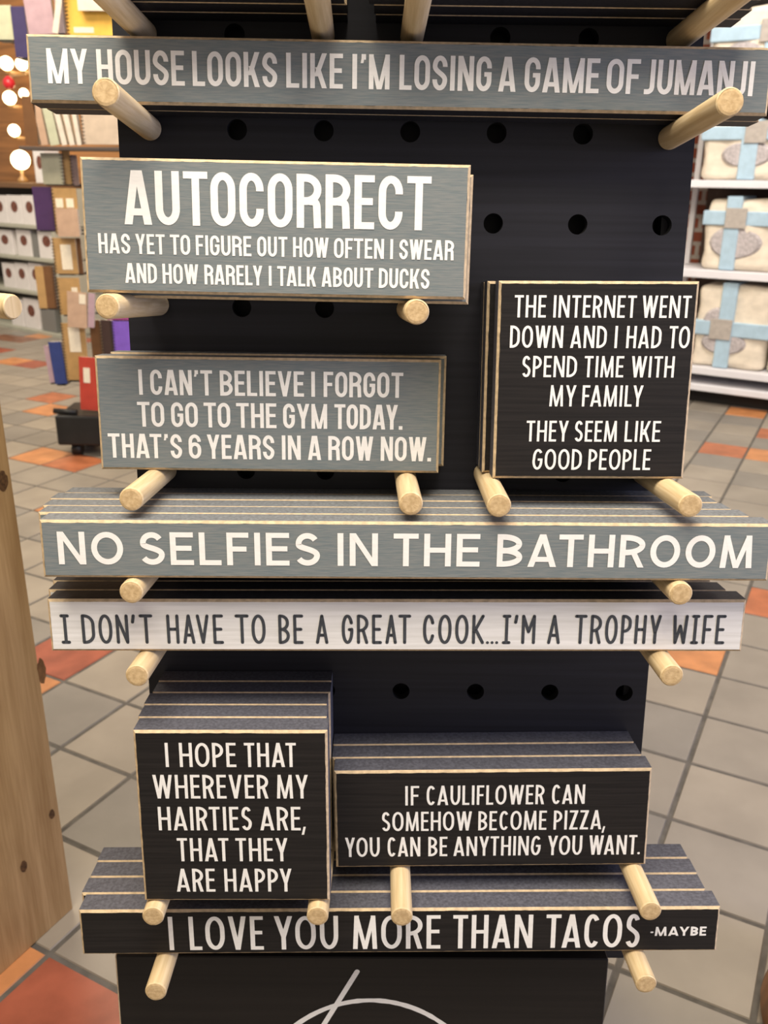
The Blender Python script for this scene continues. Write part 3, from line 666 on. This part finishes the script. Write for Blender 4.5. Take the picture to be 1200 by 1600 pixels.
bm = bmesh.new(); add_box(bm, (sp(1098, 360, .41).x, .405, zs['d']), (uR-.02, .42, zs['f'])); mesh_obj('back_panel', bm, material('dark_brown_back', (.07, .045, .035), .8), shelf)
bm = bmesh.new(); add_box(bm, (uL+.02, .10, 0), (uR-.02, .13, zs['d']-.036), bevel=.002); mesh_obj('kick_board', bm, material('dark_plinth', (.02, .017, .014), .7), shelf)
def puff(bm, w, d, h, k=.035):
    vs = add_box(bm, (-w/2, 0, 0), (w/2, d, h), bevel=k, seg=4)
    bmesh.ops.subdivide_edges(bm, edges=[e for e in bm.edges if e.calc_length() > .08], cuts=4, use_grid_fill=True)
    for v in bm.verts:
        a = v.co
        bl = 1 + .04*math.sin(a.x*23 + a.z*11) + .03*math.sin(a.z*31+1)
        v.co.y = d/2 + (a.y - d/2)*bl + .006*math.sin(a.x*41); v.co.x = a.x*(1 + .02*math.sin(a.z*27 + 2))
        if a.z > .01: v.co.z = a.z + .006*math.sin(a.x*17+1)
    for f in bm.faces: f.smooth = True
def ellipse_pad(bm, cx, cz, rx, rz, y, th=.012):
    n = 24; a = [bm.verts.new((cx + rx*math.cos(2*math.pi*k/n), y, cz + rz*math.sin(2*math.pi*k/n))) for k in range(n)]
    b_ = [bm.verts.new((cx + .86*rx*math.cos(2*math.pi*k/n), y - th, cz + .86*rz*math.sin(2*math.pi*k/n))) for k in range(n)]
    for k in range(n): bm.faces.new((a[k], a[(k+1) % n], b_[(k+1) % n], b_[k]))
    bm.faces.new(b_)
def bundle(label, p_l, p_r, top, bot, zkey, ribx, ribz, pads, mat=M_CLOTH, tagbox=None):
    """p_l..p_r, top..bot: outline in the picture; the bundle sits on the board zkey"""
    v0 = .045
    a, b_ = sp(p_l, bot, v0), sp(p_r, bot, v0); w_ = b_.x - a.x; zb = zs[zkey]
    h = sp((p_l+p_r)/2, top, v0).z - zb
    o = thing('blanket_bundle', label, 'blanket', 'blanket bundles on the white shelves', MS @ Matrix.Translation(((a.x+b_.x)/2, v0, zb + .001)))
    bm = bmesh.new(); puff(bm, w_, .28, h); mesh_obj('folded_blanket', bm, mat, o)
    def lx(px): return sp(px, (top+bot)/2, v0).x - (a.x+b_.x)/2
    def lz(py): return sp((p_l+p_r)/2, py, v0).z - zb
    for i, (cx_, cy_, rx_, ry_) in enumerate(pads):
        bm = bmesh.new(); k = lx(cx_+rx_) - lx(cx_); ellipse_pad(bm, lx(cx_), lz(cy_), k, abs(lz(cy_-ry_)-lz(cy_)), .004, .016); mesh_obj('plush_patch', bm, M_PATCH, o)
    if ribx:
        bm = bmesh.new(); add_box(bm, (lx(ribx[0]), -.016, .002), (lx(ribx[1]), .30, h + .014), bevel=.006, seg=3); mesh_obj('ribbon', bm, M_RIB, o)
    if ribz:
        bm = bmesh.new(); add_box(bm, (-w_/2 - .012, -.014, lz(ribz[1])), (w_/2 + .012, .298, lz(ribz[0])), bevel=.006, seg=3); mesh_obj('ribbon', bm, M_RIB, o)
    if tagbox:
        bm = bmesh.new(); add_box(bm, (lx(tagbox[0]), -.024, lz(tagbox[3])), (lx(tagbox[2]), -.017, lz(tagbox[1])), bevel=.002); mesh_obj('gift_tag', bm, M_TAG, o)
    return o
bundle('cream blanket bundle with blue ribbon, on the topmost white shelf in view', 1106, 1290, 6, 128, 'e', (1196, 1222), (38, 62), [(1165, 84, 34, 22)], M_CLOTH, (1188, 30, 1230, 66))
bundle('cream blanket bundle with blue ribbon, under the right end of the top rail sign', 1092, 1262, 190, 281, 'a', (1157, 1184), (197, 219), [(1168, 242, 41, 21)], M_CLOTH, (1162, 190, 1196, 224))
bundle('cream blanket bundle with grey plush patches, on the middle white shelf', 1092, 1262, 312, 424, 'b', (1130, 1154), (331, 354), [(1150, 381, 43, 27)], M_CLOTH, (1131, 326, 1164, 358))
bundle('cream blanket bundle crossed by ribbon, beside the INTERNET sign on the low shelf', 1078, 1192, 446, 572, 'c', (1122, 1146), (503, 526), [(1122, 506, 26, 25), (1134, 537, 37, 18)], M_CLOTH, (1111, 499, 1145, 531))
bundle('sand-coloured blanket bundle at the right edge on the low shelf', 1197, 1300, 452, 572, 'c', None, None, [], M_CLOTH2)

# ------------------------------------------------------------------ left: notebook rack, further back
YR = 3.9
M_IRON = material('black_rack_metal', (.012, .012, .012), .45, .2, (20, 20, 20), .4)
M_PAPER = material('cream_label_paper', (.78, .71, .57), .7, .05, (90, 90, 90)); M_PAGES = material('page_edges', (.66, .60, .50), .8, .1, (30, 30, 300))
M_WIRE = material('dark_spiral_wire', (.04, .035, .03), .4)
def cov(name, c): return material(name, c, .6, .08, (25, 25, 25))
M_KRAFT = cov('kraft_card', (.44, .27, .11)); M_YEL = cov('yellow_card', (.78, .47, .085)); M_BEIGE = cov('beige_card', (.56, .46, .36)); M_SAGE = cov('sage_card', (.42, .41, .30))
M_PURP = cov('dark_purple_card', (.065, .03, .10)); M_VIO = cov('violet_card', (.20, .10, .52)); M_RED = cov('red_card', (.46, .055, .035)); M_BLUE = cov('blue_card', (.035, .055, .20)); M_NAVY = cov('navy_card', (.05, .04, .12))
M_LIL = cov('lilac_card', (.44, .31, .36)); M_BRN = cov('brown_card', (.16, .075, .03)); M_PINK = cov('pinkish_card', (.50, .34, .24)); M_GRN = cov('pale_green_card', (.50, .52, .38)); M_OFFW = cov('off_white_card', (.70, .64, .55))
base_c = at(232, 690, YR); rackx = base_c.x
rack = thing('notebook_rack', 'black wheeled rack full of notebooks standing behind the display at left', 'rack', matrix=Matrix.Translation((rackx, YR, 0)))
bw = rackx - at(103, 660, YR).x
zb0, zb1 = at(110, 690, YR).z, at(130, 646, YR - .08).z
bm = bmesh.new(); add_box(bm, (-bw, -.13, max(zb0, .055)), (bw, .13, zb1), bevel=.008); mesh_obj('base_box', bm, M_IRON, rack)
for sx in (-1, 1):
    for sy in (-1, 1):
        bm = bmesh.new(); c = Vector((sx*(bw-.07), sy*.08, .028)); add_tube(bm, c + Vector((-.02, 0, 0)), c + Vector((.02, 0, 0)), .0275, n=20)
        cs_ = mesh_obj('caster', bm, M_IRON, rack); bm = bmesh.new(); add_box(bm, (c.x-.012, c.y-.012, .05), (c.x+.012, c.y+.012, max(zb0, .055)+.004)); mesh_obj('caster_fork', bm, M_IRON, cs_)
bm = bmesh.new(); add_tube(bm, (0, .065, zb1-.002), (0, .065, 1.62), .022); mesh_obj('post', bm, M_IRON, rack)
bm = bmesh.new(); pz = zb1 + .011; add_tube(bm, (-bw-.01, -.10, pz + .004), (-bw+.09, -.10, pz), .012); mesh_obj('foot_pedal', bm, M_IRON, rack)
def ledge(px, py, v=0.0, wpx=40, drop=0.0):
    p = at(px, py, YR + v); hw_ = wpx/2/368; p.z -= drop
    if v < -.02: return
    bm = bmesh.new(); add_box(bm, (p.x-hw_-rackx, v-.004, p.z-.005), (p.x+hw_-rackx, .078, p.z-.0008)); l_ = mesh_obj('wire_ledge', bm, M_IRON, rack)
    bm = bmesh.new(); add_tube(bm, (p.x-rackx, .082, p.z-.003), (0, .082, p.z-.003), .0035, n=8); add_tube(bm, (0, .082, p.z-.003), (0, .07, p.z-.003), .0035, n=8); mesh_obj('support_rod', bm, M_IRON, l_)
GN = 'notebooks on the black rack'
def notebook(label, pxc, top, bot, wpx, mat, v=0.0, spiral=0, lab=None, thick=.016, tilt=0.0, name='notebook', group=GN, cat='notebook', led=True, yaw=0.0):
    p = at(pxc, bot, YR + v); w_ = at(pxc + wpx/2, bot, YR+v).x - at(pxc - wpx/2, bot, YR+v).x; h = at(pxc, top, YR+v).z - p.z
    o = thing(name, label, cat, group, Matrix.Translation(p) @ Matrix.Rotation(math.radians(tilt), 4, 'Y') @ Matrix.Rotation(math.radians(yaw), 4, 'Z'))
    bm = bmesh.new(); add_box(bm, (-w_/2, 0, 0), (w_/2, .0025, h), bevel=.0008); mesh_obj('cover', bm, mat, o)
    bm = bmesh.new(); add_box(bm, (-w_/2+.003, .0027, .003), (w_/2-.003, thick, h-.003)); mesh_obj('pages', bm, M_PAGES, o)
    if spiral:
        bm = bmesh.new(); x = spiral*(w_/2 - .002); n = int(h/.013)
        for k in range(n):
            z = (k+.5)*h/n
            for i in range(8):
                a0, a1 = 2*math.pi*i/8, 2*math.pi*(i+1)/8
                add_tube(bm, (x+.008*math.cos(a0)*1.0, .008+.011*math.sin(a0), z), (x+.008*math.cos(a1), .008+.011*math.sin(a1), z), .0016, n=6, caps=False)
        mesh_obj('spiral_binding', bm, M_WIRE, o)
    for i, (lx0, lz0, lx1, lz1) in enumerate(lab or []):
        bm = bmesh.new(); add_box(bm, (-w_/2 + lx0*w_, -.0012, lz0*h), (-w_/2 + lx1*w_, -.0002, lz1*h)); mesh_obj('paper_label', bm, M_PAPER, o)
    if led: ledge(pxc, bot, v, wpx*.7, abs(math.sin(math.radians(tilt)))*w_/2)
    return o
notebook('yellow spiral notebook above the left end of the top rail sign', 146, -34, 56, 78, M_YEL, 0, -1, [(.12, .05, .52, .15)])
notebook('grey-framed card in front of the yellow notebook at the top', 152, -60, 17, 60, M_OFFW, -.03, 0, None, .02, name='framed_card', cat='card', group='cards on the black rack')
notebook('lilac patterned card pack left of the yellow notebook', 66, -20, 54, 42, M_LIL, -.01, 0, None, .03, -3, name='card_pack', cat='card pack', group='card packs on the black rack')
notebook('slim beige card leaning across the lilac pack', 86, -30, 52, 9, M_OFFW, -.03, 0, None, .01, 14, name='card', cat='card', group='cards on the black rack', led=False)
notebook('mauve card pack tucked beside the yellow notebook spiral', 96, -30, 52, 12, material('mauve_card', (.36, .29, .30), .5), 0, 0, None, .03, 0, name='card_pack', cat='card pack', group='card packs on the black rack')
notebook('tall navy notebook at the upper left of the rack', 36, 10, 90, 22, M_NAVY, 0, 0, None, .03)
notebook('pale green sign card at the far upper left', 8, 8, 62, 30, M_GRN, .02, 0, None, .01, name='sign_card', cat='card', group='cards on the black rack')
bm = bmesh.new(); q0, q1 = at(38, 229, YR), at(232, 229, YR); add_box(bm, (q0.x-rackx, -.06, q0.z-.014), (.3, .10, q0.z), bevel=.002); mesh_obj('shelf', bm, material('dark_rack_shelf', (.09, .07, .06), .6), rack)
for lab, pxc, top, wpx, mat, tl in (('brown notebook at the left of the upper rack shelf', 47, 150, 20, M_BRN, 2), ('peach card pack on the upper rack shelf', 67, 160, 11, M_PINK, -6), ('pale green card pack on the upper rack shelf', 83, 162, 14, M_GRN, -7),
        ('first white card from the green pack on the upper rack shelf', 98, 166, 8, M_OFFW, -9), ('second white card from the green pack, leaning on the upper shelf', 110, 166, 8, M_OFFW, -8), ('third white card from the green pack, on the upper shelf', 121, 168, 7, M_OFFW, -5)):
    notebook(lab, pxc+3, top, 227, wpx, mat, .0, 0, None, .04, tl, name='notebook' if 'notebook' in lab else 'card_pack', cat='notebook' if 'notebook' in lab else 'card pack', group=GN if 'notebook' in lab else 'card packs on the black rack', led=False)
notebook('beige spiral notebook below the left end of the top rail sign', 160, 168, 226, 58, M_BEIGE, 0, -1, led=False)
notebook('sage green spiral notebook beside the glowing lamps', 84, 239, 288, 32, M_SAGE, 0, 1, None, .03)
notebook('narrow orange-brown notebook beside the sage one', 107, 236, 288, 12, M_KRAFT, .02, 0)
notebook('dark mauve notebook tucked against the AUTOCORRECT sign', 119, 242, 290, 10, material('mauve_brown_card', (.20, .14, .13), .6), .01, -1)
notebook('dark purple notebook below the sage one', 73, 292, 360, 31, M_PURP, 0, 0, None, .03)
notebook('kraft spiral notebook with two labels beside the purple one', 107, 294, 366, 38, M_KRAFT, -.005, -1, [(.12, .58, .42, .78), (.55, .58, .85, .78)])
notebook('pink-brown card pack in front of the kraft notebook', 108, 326, 370, 34, M_PINK, -.05, 0, None, .03, 0, name='card_pack', cat='card pack', group='card packs on the black rack')
notebook('kraft spiral notebook with tall label beside the AUTOCORRECT sign', 105, 372, 428, 36, M_KRAFT, 0, -1, [(.33, .12, .78, .82)])
notebook('brown notebook edge beside the AUTOCORRECT sign', 126, 372, 428, 10, M_BRN, .02, 0)
notebook('tan notebook at the left of the middle rack level', 68, 416, 482, 13, M_KRAFT, 0, 0, None, .03)
notebook('dark brown notebook at the left of the middle rack level', 82, 416, 482, 15, M_BRN, 0, 1, None, .03)
notebook('kraft notebook with small label at the AUTOCORRECT sign corner', 112, 434, 492, 35, M_KRAFT, 0, -1, [(.62, .38, .88, .74)])
notebook('pinkish card pack tilted below the AUTOCORRECT sign', 121, 456, 512, 30, M_PINK, -.05, 0, [(.62, .68, .95, .95)], .02, 5, name='card_pack', cat='card pack', group='card packs on the black rack')
notebook('slim pale card pack tilted beside the left AUTOCORRECT peg', 142, 458, 512, 10, M_LIL, -.05, 0, None, .02, 7, name='card_pack', cat='card pack', group='card packs on the black rack', led=False)
notebook('kraft spiral notebook with white label, left of the GYM sign', 123, 505, 594, 36, M_KRAFT, -.01, -1, [(.28, .5, .76, .93)])
notebook('blue notebook sticking out low on the rack', 96, 534, 600, 20, M_BLUE, 0, 0, None, .03, -3)
notebook('slim lilac notebook beside the blue one', 82, 540, 598, 8, M_LIL, .01, 0, None, .03, -3)
notebook('red notebook with small label, above the black rack base', 141, 558, 641, 30, M_RED, -.08, 0, [(.22, .52, .55, .80)], .02, 4)
notebook('dark brown ribbed notebook left of the violet one', 153, 500, 560, 16, M_BRN, 0, 1, None, .03)
notebook('second dark brown ribbed notebook, next to the violet one', 171, 500, 560, 16, material('dark_umber_card', (.06, .035, .03), .6), 0, 1, None, .03)
notebook('bright violet notebook above the GYM sign', 194, 502, 560, 28, M_VIO, 0, -1)
notebook('magenta-topped notebook under the left AUTOCORRECT peg', 190, 488, 500, 44, cov('magenta_card', (.35, .07, .25)), .05, 0)

# ------------------------------------------------------------------ far left: shelving with white boxes, glowing lamps
ML = frame(SL0, SLu, SLv); mli = ML.inverted()
def lp(px, py, v=0.0): return mli @ hit(px, py, SL0 + SLv*v, SLv)
M_FAR = material('grey_green_shelf_paint', (.40, .40, .33), .6, .05, (8, 8, 8)); M_FARD = material('dark_shelf_interior', (.05, .042, .036), .8)
far = thing('box_shelf', 'grey-green shelf unit far left holding rows of small white boxes', 'shelf', matrix=ML)
zf = {k: lp(45, y).z for k, y in (('r0', 286), ('r1', 352), ('r2', 402), ('r3', 455), ('r4', 514))}
u0 = -1.5; uE = lp(93, 450).x
for k, th in (('r0', .035), ('r1', .025), ('r2', .025), ('r3', .025), ('r4', .03)):
    bm = bmesh.new(); add_box(bm, (u0, 0, zf[k]-th), (uE, .42, zf[k]), bevel=.003); mesh_obj('shelf_board', bm, M_FAR if k != 'r0' else material('brown_counter_top', (.16, .085, .04), .5), far)
bm = bmesh.new(); add_box(bm, (uE-.03, .002, 0), (uE, .42, zf['r0']-.036), bevel=.003); mesh_obj('end_panel', bm, M_FAR, far)
bm = bmesh.new(); add_box(bm, (u0, .40, .02), (uE-.031, .42, zf['r0']-.036)); mesh_obj('back_panel', bm, M_FARD, far)
bm = bmesh.new(); add_box(bm, (u0, .06, 0), (uE-.031, .08, zf['r4']-.031)); mesh_obj('kick_board', bm, M_FARD, far)
M_WBOX = material('white_box_card', (.72, .69, .68), .5, .03, (20, 20, 20)); M_PIC = material('brown_printed_figure', (.16, .06, .04), .6, .5, (60, 60, 60)); M_GBOX = material('grey_box_card', (.20, .20, .19), .6)
def wbox(label, px0, px1, top, key, mat=M_WBOX, pic=True, v=.03, zs_=None):
    pm = (px0+px1)/2; bot = 400; zb = zf[key] + .0008
    a, b_ = lp(px0, top, v).x, lp(px1, top, v).x; h = lp(pm, top, v).z - zb
    o = thing('gift_box', label, 'box', 'small boxes on the far shelf', ML @ Matrix.Translation(((a+b_)/2, v, zb)))
    bm = bmesh.new(); add_box(bm, (-(b_-a)/2+.002, 0, 0), ((b_-a)/2-.002, .12, h), bevel=.003); mesh_obj('carton', bm, mat, o)
    if pic:
        bm = bmesh.new(); n = 16; bm.faces.new([bm.verts.new((.24*(b_-a)*math.cos(2*math.pi*k/n), -.0006, h*.60 + h*.20*math.sin(2*math.pi*k/n))) for k in range(n)])
        mesh_obj('printed_figure', bm, M_PIC, o)
ROWS = [('r1', 305, [(-14, 8), (9, 31), (32, 55)], 'top row'), ('r2', 359, [(-6, 17), (24, 46), (57, 84)], 'second row'), ('r3', 411, [(2, 21), (22, 42), (43, 63)], 'third row'), ('r4', 467, [(14, 33), (35, 58)], 'bottom row')]
NM = ['leftmost', 'next', 'third']
for key, top, spans, rn in ROWS:
    for i, (a, b_) in enumerate(spans):
        wbox('white box with a dark figure, %s in the %s, far shelf' % (['leftmost', 'middle', 'rightmost'][i] if len(spans) == 3 else ['left one', 'right one'][i], rn), a, b_, top, key)
wbox('dark grey box at the right end of the bottom row, far shelf', 62, 84, 478, 'r4', M_GBOX, False)
wbox('dark grey box between white ones in the second row, far shelf', 47.5, 56, 364, 'r2', M_GBOX, False, .03)
wbox('small white box with a dark figure, standing on the brown counter by the lamps', 50, 68, 232, 'r0')
M_GLOW = material('glowing_frosted_glass', (1, .85, .6), .4, emit=(1.0, .74, .40, 9.0)); M_BRASS = material('aged_brass', (.35, .20, .07), .35, spec=.6)
for i, (px, py, rpx, lab) in enumerate(((10, 99, 10, 'glowing globe lamp left of the pair nearest the top rail sign'), (34, 100, 9, 'glowing globe lamp right of the pair nearest the top rail sign'), (15, 153, 10, 'glowing globe lamp under the red ornament'),
        (37, 146, 7, 'small glowing globe lamp at the lower corner of the top rail sign'), (22, 204, 9, 'glowing globe lamp, single one in the middle of the wall'), (32, 250, 14, 'largest glowing globe lamp, standing on the brown counter'))):
    v = .30 if i < 5 else .16; c = lp(px, py, v); r = rpx/205
    o = thing('globe_lamp', lab, 'lamp', 'glowing lamps at the far left', ML @ Matrix.Translation(c))
    bm = bmesh.new(); add_lathe(bm, [(r*math.sin(math.pi*(k+.3)/12.6), -r*math.cos(math.pi*(k+.3)/12.6)) for k in range(13)], 20); mesh_obj('glass_globe', bm, M_GLOW, o)
    bm = bmesh.new()
    if i < 5:
        add_tube(bm, (0, 0, -r*1.0), (0, 0, -r*1.35), r*.45, r*.3); add_tube(bm, (0, 0, -r*1.25), (0, .225, -r*1.25), .012)
    else:
        zc = zf['r0'] + .0008 - c.z; add_lathe(bm, [(r*.6, zc), (r*.55, zc + .02), (r*.18, zc+.05), (r*.25, -r*.9)], 20)
    mesh_obj('lamp_base', bm, M_BRASS, o)
c = lp(14, 130, .14); o = thing('red_ornament', 'red rounded ornament hanging between the glowing globe lamps', 'ornament', None, ML @ Matrix.Translation(c))
bm = bmesh.new(); add_lathe(bm, [(.008, -.040), (.028, -.034), (.044, -.008), (.040, .022), (.020, .042), (.008, .050)], 20); mesh_obj('body', bm, material('red_gloss', (.55, .02, .03), .3, spec=.5), o)
bm = bmesh.new(); add_tube(bm, (0, 0, .046), (0, .375, .10), .004); mesh_obj('hook', bm, M_BRASS, o)
